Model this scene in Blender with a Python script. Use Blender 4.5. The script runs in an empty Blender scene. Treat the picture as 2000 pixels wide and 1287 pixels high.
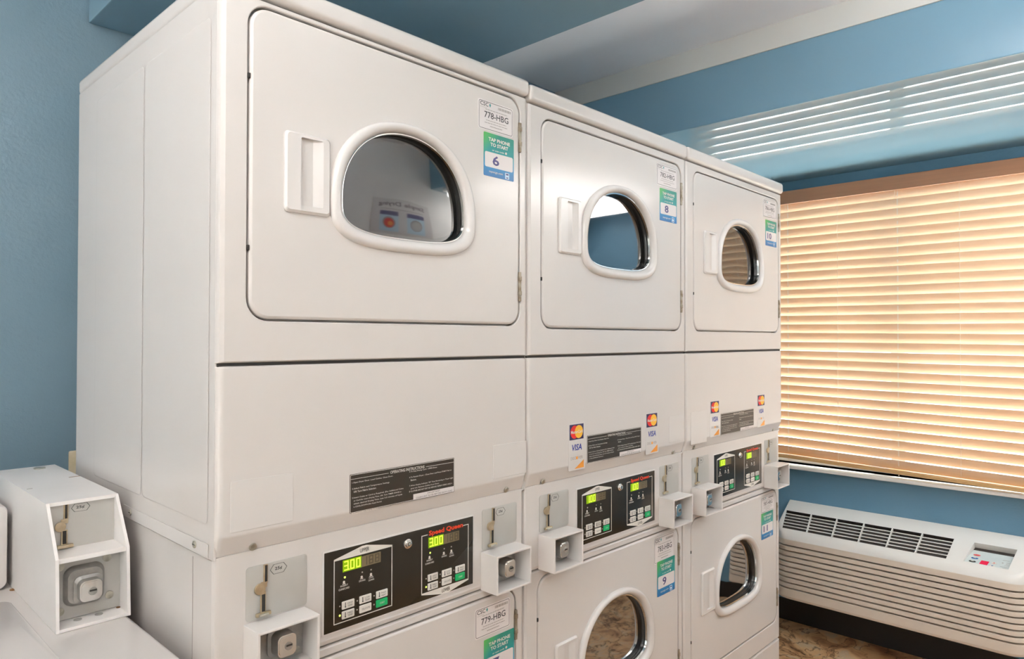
import bpy, bmesh, math, random
from mathutils import Vector, Matrix

random.seed(7)
SC = bpy.context.scene
COL = SC.collection

# ---------------------------------------------------------------- camera, world, light, exposure
cam_data = bpy.data.cameras.new('camera')
cam_data.sensor_width = 36.0
cam_data.lens = 1360.786 / 2000 * 36.0
cam_data.clip_start = 0.02
cam = bpy.data.objects.new('camera', cam_data)
COL.objects.link(cam)
_r = Vector((0.688585, -0.725154, 0.0016298))
_u = Vector((-0.0103338, -0.0075652, 0.999918))
_f = Vector((0.725082, 0.688545, 0.0127029))
M = Matrix.Identity(4)
for i in range(3):
    M[i][0], M[i][1], M[i][2] = _r[i], _u[i], -_f[i]
M[0][3], M[1][3], M[2][3] = -0.44794, -1.02676, 1.43187
cam.matrix_world = M
SC.camera = cam

SC.view_settings.view_transform = 'Standard'
SC.view_settings.look = 'None'
SC.view_settings.gamma = 1.0
SC.view_settings.use_curve_mapping = False
SC.view_settings.exposure = 0.18
SC.cycles.use_denoising = True
SC.cycles.max_bounces = 10
SC.cycles.diffuse_bounces = 6
SC.cycles.glossy_bounces = 5
SC.cycles.transmission_bounces = 6
SC.cycles.transparent_max_bounces = 12
SC.cycles.sample_clamp_indirect = 60.0
SC.cycles.caustics_reflective = False

FILL_MAIN = 25.0      # emission of the recess uplight, shaped to fill the room
FILL_SIDE = 27.0      # emission of the uplight added over the aisle as fill
FILL_RIGHT = 11.0  # emission of the lamp added under the soffit to brighten the window side
LAMP_PANEL = 0.62     # dim square panel in the blue soffit
SKY = 3.6
SUN = 33.0

world = bpy.data.worlds.new('sky')
SC.world = world
world.use_nodes = True
wn = world.node_tree.nodes
bg = wn['Background']
bg.inputs[0].default_value = (0.86, 0.94, 1.0, 1)
bg.inputs[1].default_value = SKY
sun_data = bpy.data.lights.new('sun', 'SUN')
sun_data.energy = SUN; sun_data.angle = math.radians(1.0); sun_data.color = (1.0, 0.97, 0.92)
sun = bpy.data.objects.new('sun', sun_data); COL.objects.link(sun)
sun.rotation_euler = Vector((-0.16, 0.10, -0.98)).to_track_quat('-Z', 'Y').to_euler()

# ---------------------------------------------------------------- materials
MATS = {}

def mat(name, color, rough=0.5, metal=0.0, spec=0.5, emit=None, estr=0.0, coat=0.0):
    m = bpy.data.materials.new(name)
    m.use_nodes = True
    b = m.node_tree.nodes['Principled BSDF']
    b.inputs['Base Color'].default_value = (*color, 1)
    b.inputs['Roughness'].default_value = rough
    b.inputs['Metallic'].default_value = metal
    b.inputs['Specular IOR Level'].default_value = spec
    b.inputs['Coat Weight'].default_value = coat
    b.inputs['Coat Roughness'].default_value = 0.06
    if emit:
        b.inputs['Emission Color'].default_value = (*emit, 1)
        b.inputs['Emission Strength'].default_value = estr
    MATS[name] = m
    return m

def nodes(m):
    return m.node_tree.nodes, m.node_tree.links, m.node_tree.nodes['Principled BSDF']

def mottled(name, c0, c1, scale, rough, bump=0.0, bscale=None, detail=4.0, **kw):
    m = mat(name, c0, rough, **kw)
    N, L, b = nodes(m)
    tc = N.new('ShaderNodeTexCoord')
    nz = N.new('ShaderNodeTexNoise'); nz.inputs['Scale'].default_value = scale; nz.inputs['Detail'].default_value = detail
    rp = N.new('ShaderNodeValToRGB')
    rp.color_ramp.elements[0].position = 0.35; rp.color_ramp.elements[0].color = (*c0, 1)
    rp.color_ramp.elements[1].position = 0.65; rp.color_ramp.elements[1].color = (*c1, 1)
    L.new(tc.outputs['Object'], nz.inputs['Vector']); L.new(nz.outputs['Fac'], rp.inputs['Fac'])
    L.new(rp.outputs['Color'], b.inputs['Base Color'])
    if bump:
        n2 = N.new('ShaderNodeTexNoise'); n2.inputs['Scale'].default_value = bscale; n2.inputs['Detail'].default_value = 3
        bp = N.new('ShaderNodeBump'); bp.inputs['Strength'].default_value = bump; bp.inputs['Distance'].default_value = 0.002
        L.new(tc.outputs['Object'], n2.inputs['Vector']); L.new(n2.outputs['Fac'], bp.inputs['Height'])
        L.new(bp.outputs['Normal'], b.inputs['Normal'])
    return m

enamel = mottled('white_enamel', (0.615, 0.585, 0.56), (0.63, 0.60, 0.575), 3.0, 0.17, spec=0.45)
plastic = mat('white_plastic', (0.65, 0.625, 0.605), 0.22)
castw = mottled('white_cast_case', (0.75, 0.725, 0.70), (0.78, 0.755, 0.735), 9.0, 0.32)
cavity = mat('door_gap', (0.30, 0.27, 0.20), 0.7)
darkgap = mat('dark_gap', (0.03, 0.028, 0.025), 0.7)
steel = mottled('brushed_steel_plate', (0.47, 0.46, 0.43), (0.52, 0.51, 0.48), 6.0, 0.45, metal=0.25)
boxw = mottled('white_painted_box', (0.67, 0.64, 0.615), (0.70, 0.67, 0.645), 9.0, 0.3)
caststeel = mottled('worn_cast_metal', (0.33, 0.32, 0.30), (0.52, 0.51, 0.48), 25.0, 0.4, metal=0.75)
chrome = mat('chrome', (0.80, 0.79, 0.76), 0.12, metal=1.0)
brass = mottled('worn_brass', (0.50, 0.40, 0.26), (0.66, 0.56, 0.40), 60.0, 0.35, metal=0.8)
gasket = mat('black_gasket', (0.012, 0.011, 0.010), 0.25)
drum = mat('drum_metal', (0.10, 0.085, 0.07), 0.45, metal=0.6)
black = mat('black_panel', (0.022, 0.018, 0.012), 0.22, spec=0.45)
blackl = mottled('dark_brown_label', (0.040, 0.026, 0.018), (0.032, 0.028, 0.020), 25.0, 0.3)
pwhite = mat('print_white', (0.72, 0.69, 0.63), 0.4)
pblack = mat('print_black', (0.03, 0.03, 0.03), 0.4)
pgrey = mat('print_grey', (0.36, 0.33, 0.31), 0.5)
pred = mat('print_red', (0.80, 0.055, 0.015), 0.35)
pblue = mat('print_navy', (0.012, 0.030, 0.30), 0.4)
pindigo = mat('print_indigo', (0.085, 0.075, 0.22), 0.4)
porange = mat('print_orange', (0.85, 0.34, 0.05), 0.4)
pyel = mat('print_yellow', (0.92, 0.50, 0.04), 0.4)
pmcred = mat('print_scarlet', (0.75, 0.02, 0.015), 0.4)
pmcnavy = mat('print_deep_navy', (0.03, 0.02, 0.09), 0.4)
pteal = mat('print_teal', (0.03, 0.30, 0.30), 0.4)
plblue = mat('print_light_blue', (0.50, 0.68, 0.82), 0.4)
paper = mat('sticker_paper', (0.70, 0.66, 0.65), 0.3)
clearst = mat('blank_sticker', (0.640, 0.615, 0.593), 0.18)
lit = mat('display_lit', (0.10, 0.16, 0.0), 0.2, emit=(0.26, 0.48, 0.0), estr=0.62)
digit = mat('display_digit', (0.3, 0.4, 0.05), 0.2, emit=(0.66, 0.90, 0.05), estr=1.1)
tan = mat('display_unlit', (0.20, 0.155, 0.085), 0.25)
tan2 = mat('display_ghost_digit', (0.12, 0.095, 0.06), 0.25)
btnw = mat('button_white', (0.72, 0.69, 0.64), 0.35)
btng = mat('button_green', (0.0, 0.42, 0.13), 0.35)
ledm = mat('indicator_off', (0.36, 0.33, 0.28), 0.3)
ledon = mat('indicator_on', (0.3, 0.4, 0.1), 0.3, emit=(0.75, 0.95, 0.15), estr=0.9)
hingem = mottled('rusty_hinge', (0.24, 0.19, 0.13), (0.40, 0.36, 0.29), 70.0, 0.45, metal=0.6)
screwm = mottled('screw_metal', (0.42, 0.40, 0.33), (0.60, 0.58, 0.50), 90.0, 0.35, metal=0.8)
acwhite = mat('ac_white', (0.76, 0.745, 0.71), 0.35)
acfront = mat('ac_beige', (0.72, 0.64, 0.55), 0.42)
acdark = mat('ac_slot_dark', (0.055, 0.045, 0.04), 0.6)
acmemb = mottled('ac_membrane', (0.56, 0.63, 0.63), (0.62, 0.68, 0.67), 30.0, 0.4)
bred = mat('button_red', (0.72, 0.12, 0.12), 0.35)
bblue = mat('button_blue', (0.03, 0.16, 0.42), 0.35)
bblk = mat('button_black', (0.03, 0.035, 0.035), 0.35)
adisp = mat('ac_display_red', (0.45, 0.01, 0.04), 0.2, emit=(0.6, 0.02, 0.06), estr=0.55)
vinyl = mat('window_vinyl', (0.80, 0.80, 0.80), 0.35)
sillm = mat('sill_white', (0.78, 0.77, 0.74), 0.35)
cord = mat('blind_cord', (0.86, 0.80, 0.70), 0.6)
cream = mottled('cream_plate', (0.62, 0.53, 0.33), (0.70, 0.60, 0.44), 30.0, 0.45)
beige = mottled('painted_beige', (0.86, 0.835, 0.805), (0.88, 0.855, 0.825), 4.0, 0.6)
ceilw = mottled('ceiling_white', (0.87, 0.87, 0.90), (0.89, 0.89, 0.92), 5.0, 0.7, bump=0.15, bscale=160)
trimw = mat('upper_wall_white', (0.70, 0.67, 0.62), 0.6)
vcove = mat('black_vinyl', (0.012, 0.010, 0.009), 0.5)
wallblue = mottled('painted_blue_wall', (0.175, 0.275, 0.34), (0.195, 0.295, 0.36), 3.0, 0.42, bump=0.55, bscale=120)
winblue = mottled('blue_wall_daylight_tint', (0.13, 0.285, 0.42), (0.145, 0.305, 0.44), 3.0, 0.42, bump=0.4, bscale=120)  # same paint as the back wall, with the bluer daylight put into its colour
soffblue = mottled('painted_blue_soffit', (0.215, 0.365, 0.465), (0.225, 0.375, 0.475), 3.0, 0.008, bump=0.003, bscale=4.0, spec=0.22)
rust = mottled('rust_spot', (0.20, 0.09, 0.03), (0.32, 0.18, 0.07), 120.0, 0.8)
lampframe = mat('lamp_frame', (0.78, 0.78, 0.78), 0.4)

def emitter(name, c, s):
    m = bpy.data.materials.new(name); m.use_nodes = True
    N = m.node_tree.nodes; L = m.node_tree.links
    N.remove(N['Principled BSDF'])
    e = N.new('ShaderNodeEmission'); e.inputs[0].default_value = (*c, 1); e.inputs[1].default_value = s
    L.new(e.outputs[0], N['Material Output'].inputs[0]); return m

fill_main = emitter('lamp_diffuser', (1.0, 0.965, 0.93), FILL_MAIN)  # diffuser of the uplight shaped as room fill
fill_side = emitter('fill_diffuser_side', (1.0, 0.945, 0.895), FILL_SIDE)
fill_right = emitter('fill_diffuser_right', (1.0, 0.975, 0.945), FILL_RIGHT)
lamp_panel = emitter('lamp_diffuser_panel', (0.66, 0.92, 1.0), LAMP_PANEL)

# wood of the blind: diffuse + translucent
def wood(name, c, tr, fac, rough=0.4, grain=1.0):
    m = mat(name, c, rough)
    N, L, b = nodes(m)
    tc = N.new('ShaderNodeTexCoord'); mp = N.new('ShaderNodeMapping'); mp.inputs['Scale'].default_value = (30, 1.2, 30)
    nz = N.new('ShaderNodeTexNoise'); nz.inputs['Scale'].default_value = 3.0 * grain; nz.inputs['Detail'].default_value = 5
    mx = N.new('ShaderNodeMixRGB'); mx.inputs[1].default_value = (*[v * 0.82 for v in c], 1); mx.inputs[2].default_value = (*[min(1, v * 1.12) for v in c], 1)
    L.new(tc.outputs['Object'], mp.inputs[0]); L.new(mp.outputs[0], nz.inputs['Vector'])
    L.new(nz.outputs['Fac'], mx.inputs[0]); L.new(mx.outputs[0], b.inputs['Base Color'])
    if fac:
        t = N.new('ShaderNodeBsdfTranslucent'); t.inputs[0].default_value = (*tr, 1)
        ms = N.new('ShaderNodeMixShader'); ms.inputs[0].default_value = fac
        L.new(b.outputs[0], ms.inputs[1]); L.new(t.outputs[0], ms.inputs[2])
        L.new(ms.outputs[0], N['Material Output'].inputs[0])
    return m

slatm = wood('blind_slat_wood', (0.83, 0.73, 0.59), (0.90, 0.56, 0.24), 0.24, 0.35)
railm = wood('blind_rail_wood', (0.50, 0.235, 0.125), (0, 0, 0), 0.0, 0.35)
railm2 = wood('blind_bottom_rail_wood', (0.60, 0.38, 0.17), (0, 0, 0), 0.0, 0.35)

# dark reflective door glass
def glass_dark(name):
    m = bpy.data.materials.new(name); m.use_nodes = True
    N = m.node_tree.nodes; L = m.node_tree.links
    N.remove(N['Principled BSDF'])
    t = N.new('ShaderNodeBsdfTransparent'); t.inputs[0].default_value = (0.42, 0.40, 0.38, 1)
    g = N.new('ShaderNodeBsdfGlossy'); g.inputs['Color'].default_value = (0.95, 0.95, 0.95, 1); g.inputs['Roughness'].default_value = 0.03
    fr = N.new('ShaderNodeLayerWeight'); fr.inputs['Blend'].default_value = 0.25
    mr = N.new('ShaderNodeMapRange'); mr.inputs['To Min'].default_value = 0.19; mr.inputs['To Max'].default_value = 0.45
    ms = N.new('ShaderNodeMixShader')
    L.new(fr.outputs['Fresnel'], mr.inputs['Value']); L.new(mr.outputs[0], ms.inputs[0])
    L.new(t.outputs[0], ms.inputs[1]); L.new(g.outputs[0], ms.inputs[2])
    L.new(ms.outputs[0], N['Material Output'].inputs[0])
    return m
doorglass = glass_dark('door_glass')

def pane_mat():
    m = bpy.data.materials.new('window_pane'); m.use_nodes = True
    N = m.node_tree.nodes; L = m.node_tree.links
    N.remove(N['Principled BSDF'])
    t = N.new('ShaderNodeBsdfTransparent'); t.inputs[0].default_value = (0.96, 0.98, 0.97, 1)
    g = N.new('ShaderNodeBsdfGlossy'); g.inputs['Roughness'].default_value = 0.02
    lw = N.new('ShaderNodeLayerWeight'); pw = N.new('ShaderNodeMath'); pw.operation = 'POWER'; pw.inputs[1].default_value = 5
    ad = N.new('ShaderNodeMath'); ad.operation = 'MULTIPLY_ADD'; ad.inputs[1].default_value = 0.9; ad.inputs[2].default_value = 0.04
    ms = N.new('ShaderNodeMixShader')
    L.new(lw.outputs['Facing'], pw.inputs[0]); L.new(pw.outputs[0], ad.inputs[0]); L.new(ad.outputs[0], ms.inputs[0]); L.new(t.outputs[0], ms.inputs[1]); L.new(g.outputs[0], ms.inputs[2])
    L.new(ms.outputs[0], N['Material Output'].inputs[0])
    return m
panem = pane_mat()

# printed green-teal-blue sticker (gradient is the print itself)
def tapmat():
    m = mat('sticker_green_blue_print', (0.1, 0.4, 0.4), 0.3)
    N, L, b = nodes(m)
    tc = N.new('ShaderNodeTexCoord'); sp = N.new('ShaderNodeSeparateXYZ')
    L.new(tc.outputs['Generated'], sp.inputs[0])
    r1 = N.new('ShaderNodeValToRGB'); e = r1.color_ramp.elements
    e[0].position = 0.0; e[0].color = (0.02, 0.16, 0.42, 1)
    e[1].position = 0.24; e[1].color = (0.02, 0.24, 0.50, 1)
    a = e.new(0.5); a.color = (0.02, 0.30, 0.32, 1)
    a = e.new(1.0); a.color = (0.025, 0.27, 0.20, 1)
    L.new(sp.outputs['Z'], r1.inputs[0])
    md = N.new('ShaderNodeMath'); md.operation = 'SUBTRACT'; L.new(sp.outputs['Z'], md.inputs[0]); L.new(sp.outputs['X'], md.inputs[1])
    r2 = N.new('ShaderNodeValToRGB'); r2.color_ramp.elements[0].position = 0.45; r2.color_ramp.elements[1].position = 1.0
    L.new(md.outputs[0], r2.inputs[0])
    mx = N.new('ShaderNodeMixRGB'); mx.inputs[2].default_value = (0.11, 0.50, 0.10, 1)
    L.new(r2.outputs[0], mx.inputs[0]); L.new(r1.outputs[0], mx.inputs[1]); L.new(mx.outputs[0], b.inputs['Base Color'])
    return m
tapm = tapmat()

# stone look vinyl floor
def floormat():
    m = mat('stone_vinyl_floor', (0.3, 0.18, 0.1), 0.35)
    N, L, b = nodes(m)
    tc = N.new('ShaderNodeTexCoord')
    n1 = N.new('ShaderNodeTexNoise'); n1.inputs['Scale'].default_value = 6.5; n1.inputs['Detail'].default_value = 6; n1.inputs['Distortion'].default_value = 1.6
    mp = N.new('ShaderNodeMapping'); mp.inputs['Scale'].default_value = (5, 9, 5); mp.inputs['Rotation'].default_value = (0, 0, 0.5)
    L.new(tc.outputs['Object'], n1.inputs['Vector'])
    r = N.new('ShaderNodeValToRGB'); e = r.color_ramp.elements
    e[0].position = 0.28; e[0].color = (0.22, 0.10, 0.045, 1)
    e[1].position = 0.75; e[1].color = (0.72, 0.50, 0.30, 1)
    a = e.new(0.42); a.color = (0.46, 0.25, 0.12, 1)
    a = e.new(0.55); a.color = (0.62, 0.38, 0.19, 1)
    a = e.new(0.64); a.color = (0.52, 0.39, 0.26, 1)
    L.new(n1.outputs['Fac'], r.inputs[0])
    mxv = N.new('ShaderNodeMixRGB'); mxv.inputs[0].default_value = 0.25
    L.new(tc.outputs['Object'], mxv.inputs[1]); L.new(n1.outputs['Color'], mxv.inputs[2])
    L.new(mxv.outputs[0], mp.inputs[0])
    vo = N.new('ShaderNodeTexVoronoi'); vo.feature = 'DISTANCE_TO_EDGE'; vo.inputs['Scale'].default_value = 1.25
    L.new(mp.outputs[0], vo.inputs['Vector'])
    r2 = N.new('ShaderNodeValToRGB'); r2.color_ramp.elements[0].position = 0.0; r2.color_ramp.elements[0].color = (0.22, 0.17, 0.14, 1)
    r2.color_ramp.elements[1].position = 0.06; r2.color_ramp.elements[1].color = (1, 1, 1, 1)
    L.new(vo.outputs['Distance'], r2.inputs[0])
    mu = N.new('ShaderNodeMixRGB'); mu.blend_type = 'MULTIPLY'; mu.inputs[0].default_value = 1
    L.new(r.outputs[0], mu.inputs[1]); L.new(r2.outputs[0], mu.inputs[2]); L.new(mu.outputs[0], b.inputs['Base Color'])
    return m
floorm = floormat()
outm = mottled('outdoor_concrete', (0.82, 0.82, 0.81), (0.86, 0.86, 0.85), 2.0, 0.9)

# ---------------------------------------------------------------- mesh helpers
class MB:
    """collects shapes with material slots, links them as one mesh object"""
    def __init__(self):
        self.bm = bmesh.new(); self.mats = []; self.wn = False
    def mi(self, m):
        if m not in self.mats: self.mats.append(m)
        return self.mats.index(m)
    def _add(self, tmp, m, mtx=None):
        i = self.mi(m)
        if mtx is not None: bmesh.ops.transform(tmp, matrix=mtx, verts=tmp.verts)
        vs = [self.bm.verts.new(v.co) for v in tmp.verts]
        tmp.verts.index_update()
        for f in tmp.faces:
            try:
                nf = self.bm.faces.new([vs[v.index] for v in f.verts]); nf.material_index = i; nf.smooth = True
            except ValueError: pass
        tmp.free()
    def box(self, x0, x1, y0, y1, z0, z1, m, bev=0.0, seg=2, mtx=None):
        t = bmesh.new(); bmesh.ops.create_cube(t, size=1)
        for v in t.verts:
            v.co = Vector(((x0 + x1) / 2 + v.co.x * (x1 - x0), (y0 + y1) / 2 + v.co.y * (y1 - y0), (z0 + z1) / 2 + v.co.z * (z1 - z0)))
        if bev: self.wn = True
        if bev: bmesh.ops.bevel(t, geom=list(t.edges), offset=bev, segments=seg, affect='EDGES', profile=0.5)
        self._add(t, m, mtx)
    def loft(self, rings, m, closed=True, cap0=False, cap1=False):
        t = bmesh.new(); R = []
        for r in rings: R.append([t.verts.new(p) for p in r])
        n = len(R[0])
        for a, b in zip(R, R[1:]):
            for k in range(n if closed else n - 1):
                q = (k + 1) % n
                try: t.faces.new((a[k], a[q], b[q], b[k]))
                except ValueError: pass
        if cap0: t.faces.new(list(reversed(R[0])))
        if cap1: t.faces.new(R[-1])
        bmesh.ops.recalc_face_normals(t, faces=t.faces)
        self._add(t, m)
    def fill(self, loops, m):
        t = bmesh.new(); ed = []
        for lp in loops:
            vs = [t.verts.new(p) for p in lp]
            for k in range(len(vs)): ed.append(t.edges.new((vs[k], vs[(k + 1) % len(vs)])))
        bmesh.ops.triangle_fill(t, use_beauty=True, use_dissolve=False, edges=ed)
        self._add(t, m)
    def poly(self, pts, m):
        t = bmesh.new(); t.faces.new([t.verts.new(p) for p in pts]); self._add(t, m)
    def cyl(self, c, r, h, axis, m, n=24, r2=None, bev=0.0):
        """cylinder from c along axis for h"""
        t = bmesh.new()
        bmesh.ops.create_cone(t, cap_ends=True, segments=n, radius1=r, radius2=r if r2 is None else r2, depth=h)
        if bev: bmesh.ops.bevel(t, geom=[e for e in t.edges if len(e.link_faces) == 2 and any(len(f.verts) > 4 for f in e.link_faces)], offset=bev, segments=2, affect='EDGES', profile=0.5)
        a = Vector(axis).normalized()
        q = Vector((0, 0, 1)).rotation_difference(a).to_matrix().to_4x4()
        self._add(t, m, Matrix.Translation(Vector(c) + a * h / 2) @ q)
    def text(self, s, m, mtx, box, bold=0.0, keep=False, ital=0.0, align='C'):
        """text laid in the local xy plane of mtx, fitted into box=(x0,x1,y0,y1)"""
        pts, polys, (bx0, bx1, by0, by1) = text_shape(s, bold)
        x0, x1, y0, y1 = box
        sx = (x1 - x0) / max(bx1 - bx0, 1e-6); sy = (y1 - y0) / max(by1 - by0, 1e-6)
        if keep:
            sx = min(sx, sy); sy = sx
            w = (bx1 - bx0) * sx
            if align == 'C': x0 = (x0 + x1) / 2 - w / 2
        i = self.mi(m)
        vs = [self.bm.verts.new(mtx @ Vector((x0 + (p[0] - bx0) * sx + ital * (p[1] - by0) * sy, y0 + (p[1] - by0) * sy, 0))) for p in pts]
        for p in polys:
            try:
                f = self.bm.faces.new([vs[k] for k in p]); f.material_index = i
            except ValueError: pass
    def build(self, name, parent=None, off=(0, 0, 0), ang=35, wn=False):
        me = bpy.data.meshes.new(name)
        if any(off): bmesh.ops.translate(self.bm, vec=Vector(off), verts=self.bm.verts)
        self.bm.to_mesh(me); self.bm.free()
        for m in self.mats: me.materials.append(m)
        me.set_sharp_from_angle(angle=math.radians(ang))
        o = bpy.data.objects.new(name, me); COL.objects.link(o)
        if parent: o.parent = parent
        if self.wn or wn:
            md = o.modifiers.new('weighted_normals', 'WEIGHTED_NORMAL'); md.keep_sharp = True; md.weight = 60
        return o

_tc = {}
def text_shape(s, bold):
    k = (s, bold)
    if k not in _tc:
        c = bpy.data.curves.new('tmp', 'FONT'); c.body = s; c.size = 1; c.resolution_u = 2; c.offset = bold
        o = bpy.data.objects.new('tmp', c); COL.objects.link(o)
        me = bpy.data.meshes.new_from_object(o)
        pts = [tuple(v.co) for v in me.vertices]; polys = [tuple(p.vertices) for p in me.polygons]
        bpy.data.objects.remove(o); bpy.data.curves.remove(c); bpy.data.meshes.remove(me)
        xs = [p[0] for p in pts]; ys = [p[1] for p in pts]
        _tc[k] = (pts, polys, (min(xs), max(xs), min(ys), max(ys)))
    return _tc[k]

def FR(y):
    """local plane facing -y: local x -> world x, local y -> world z"""
    return Matrix(((1, 0, 0, 0), (0, 0, -1, y), (0, 1, 0, 0), (0, 0, 0, 1)))

def rrect(x0, x1, z0, z1, r, n=8):
    out = []
    for cx, cz, a0 in ((x1 - r, z1 - r, 0), (x0 + r, z1 - r, 90), (x0 + r, z0 + r, 180), (x1 - r, z0 + r, 270)):
        for k in range(n + 1):
            a = math.radians(a0 + 90 * k / n); out.append((cx + r * math.cos(a), cz + r * math.sin(a)))
    return out
def Yp(pts, y): return [(p[0], y, p[1]) for p in pts]

def thing(name, label, cat, loc, group=None):
    o = bpy.data.objects.new(name, None); COL.objects.link(o)
    o.location = loc; o.empty_display_size = 0.1
    o['label'] = label; o['category'] = cat
    if group: o['group'] = group
    return o
def tag(o, label, cat, group=None):
    o['label'] = label; o['category'] = cat
    if group: o['group'] = group
    return o
def struct(o):
    o['kind'] = 'structure'; return o

# ---------------------------------------------------------------- room shell
XW, YB, YF, XL, ZC, ZS = 3.11, 0.98, -1.75, -2.3, 2.536, 2.236
b = MB(); b.box(XL - .1, XW + .12, YF - .1, YB + .1, -.1, 0, floorm); struct(b.build('floor'))
b = MB(); b.box(XL - .1, XW + .12, YF - .1, YB + .1, ZC, ZC + .1, ceilw); struct(b.build('ceiling'))
b = MB(); b.box(XL - .1, XW + .12, YB, YB + .1, 0, ZC, wallblue); struct(b.build('wall_back'))
b = MB(); b.box(XL - .1, XW + .12, YF - .1, YF, 0, ZC, beige); struct(b.build('wall_front'))
LY0, LY1, LZ0, LZ1 = -1.45, -.75, .35, 2.25  # opening cut for the added fill window
b = MB(); b.box(XL - .1, XL, YF, YB, 0, LZ0, beige); b.box(XL - .1, XL, YF, YB, LZ1, ZC, beige)
b.box(XL - .1, XL, YF, LY0, LZ0, LZ1, beige); b.box(XL - .1, XL, LY1, YB, LZ0, LZ1, beige); struct(b.build('wall_left'))
WY0, WY1, WZ0, WZ1 = -1.02, 0.90, 0.797, 2.12
b = MB()
b.box(XW, XW + .12, YF, YB, 0, WZ0, winblue); b.box(XW, XW + .12, YF, YB, WZ1, ZC, winblue)
b.box(XW, XW + .12, YF, WY0, WZ0, WZ1, winblue); b.box(XW, XW + .12, WY1, YB, WZ0, WZ1, winblue)
struct(b.build('wall_right'))
# blue soffits hanging below the white ceiling
b = MB(); b.box(0.09, 0.965, YF, YB, ZS, ZC - .001, soffblue, .004); struct(b.build('trim_1'))
b = MB(); b.box(1.95, XW, YF, YB, ZS, ZC - .001, soffblue, .004); struct(b.build('trim_2'))
b = MB(); b.box(1.944, 1.952, YF, YB, 2.449, ZC, trimw, .001); struct(b.build('trim_3'))
b = MB(); b.box(XW - .006, XW, YF, YB, 0, .108, vcove, .002); struct(b.build('baseboard_right'))
# window: sill, frame, panes, meeting stile
w = bpy.data.objects.new('window_1', None); COL.objects.link(w); w.location = (XW, -.25, WZ0); struct(w)
offw = (-XW, .25, -WZ0)
b = MB(); b.box(XW - .055, XW + .06, WY0 - .05, WY1 + .05, .779, .797, sillm, .004); b.build('window_sill', w, offw)
b = MB()
b.box(XW + .055, XW + .105, WY0, WY1, WZ0, WZ0 + .05, vinyl, .004); b.box(XW + .055, XW + .105, WY0, WY1, WZ1 - .05, WZ1, vinyl, .004)
b.box(XW + .055, XW + .105, WY0, WY0 + .05, WZ0 + .05, WZ1 - .05, vinyl, .004); b.box(XW + .055, XW + .105, WY1 - .05, WY1, WZ0 + .05, WZ1 - .05, vinyl, .004)
b.box(XW + .05, XW + .10, -.12, -.06, WZ0 + .05, WZ1 - .05, vinyl, .004)
b.build('window_frame', w, offw)
b = MB(); b.box(XW + .076, XW + .080, WY0 + .05, -.12, WZ0 + .05, WZ1 - .05, panem); b.build('window_pane', w, offw)
b = MB(); b.box(XW + .076, XW + .080, -.06, WY1 - .05, WZ0 + .05, WZ1 - .05, panem); b.build('window_pane', w, offw)
b = MB(); b.box(XW + .3, XW + 14, -9, 9, -.2, -.15, outm); struct(b.build('ground'))
# added fill window in the left wall, behind the camera, to let daylight in
w = bpy.data.objects.new('fill_window', None); COL.objects.link(w); w.location = (XL, -1.1, LZ0); struct(w)
offw = (-XL, 1.1, -LZ0)
b = MB()
b.box(XL - .09, XL - .04, LY0, LY1, LZ0, LZ0 + .05, vinyl, .004); b.box(XL - .09, XL - .04, LY0, LY1, LZ1 - .05, LZ1, vinyl, .004)
for y in (LY0, LY1 - .05): b.box(XL - .09, XL - .04, y, y + .05, LZ0 + .05, LZ1 - .05, vinyl, .004)
b.build('window_frame', w, offw)
for ya, yb in ((LY0 + .05, LY1 - .05),):
    b = MB(); b.box(XL - .067, XL - .063, ya, yb, LZ0 + .05, LZ1 - .05, panem); b.build('window_pane', w, offw)
b = MB(); b.box(XL - 14, XL - .3, -9, 9, -.2, -.15, outm); struct(b.build('ground'))  # bright ground added to bounce light in through that window

# ---------------------------------------------------------------- ceiling panel and added fill lamps
def lamp(cx, cy, z, sx, sy, drop, em, label):
    """fixture with a white base and a luminous box diffuser hanging below it"""
    t = thing('ceiling_light', label, 'ceiling light', (cx, cy, z))
    b = MB(); b.box(-sx - .02, sx + .02, -sy - .02, sy + .02, -.018, 0, lampframe, .003); b.build('lamp_base', t)
    b = MB(); b.box(-sx, sx, -sy, sy, -drop, -.018, em, min(.012, drop * .2)); b.build('lamp_diffuser', t)
    return t
def uplight(cx, cy, z, sx, sy, drop, em, label):
    """added hanging tray that fills the room by lighting the ceiling"""
    t = thing('ceiling_light', label, 'ceiling light', (cx, cy, z))
    b = MB(); d = -drop
    b.box(-sx, sx, -sy, sy, d - .03, d - .02, lampframe, .002)
    for x0, x1, y0, y1 in ((-sx, sx, -sy, -sy + .012), (-sx, sx, sy - .012, sy), (-sx, -sx + .012, -sy + .012, sy - .012), (sx - .012, sx, -sy + .012, sy - .012)):
        b.box(x0, x1, y0, y1, d - .02, d + .012, lampframe, .002)
    b.build('fill_tray', t)
    b = MB(); b.box(-sx + .02, sx - .02, -sy + .02, sy - .02, d - .02, d, em); b.build('lamp_diffuser', t)
    for sx2, sy2 in ((-1, -1), (-1, 1), (1, -1), (1, 1)):
        b = MB(); b.cyl((sx2 * (sx - .006), sy2 * (sy - .006), d), .003, drop, (0, 0, 1), chrome, 8); b.build('hanging_rod', t)
    return t
uplight(1.14, -.87, ZC, .15, .33, .24, fill_main, 'white uplight tray added as room fill in the white ceiling strip between blue soffits')
uplight(-1.05, -1.0, ZC, .55, .45, .26, fill_side, 'large uplight tray added as fill over the aisle beside the washer')
lamp(2.45, -1.36, ZS, .45, .28, .05, fill_right, 'added fill light under the soffit beside the window')
lamp(.455, -.435, ZS, .29, .285, .022, lamp_panel, 'pale blue square ceiling light panel under the blue soffit')

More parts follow.
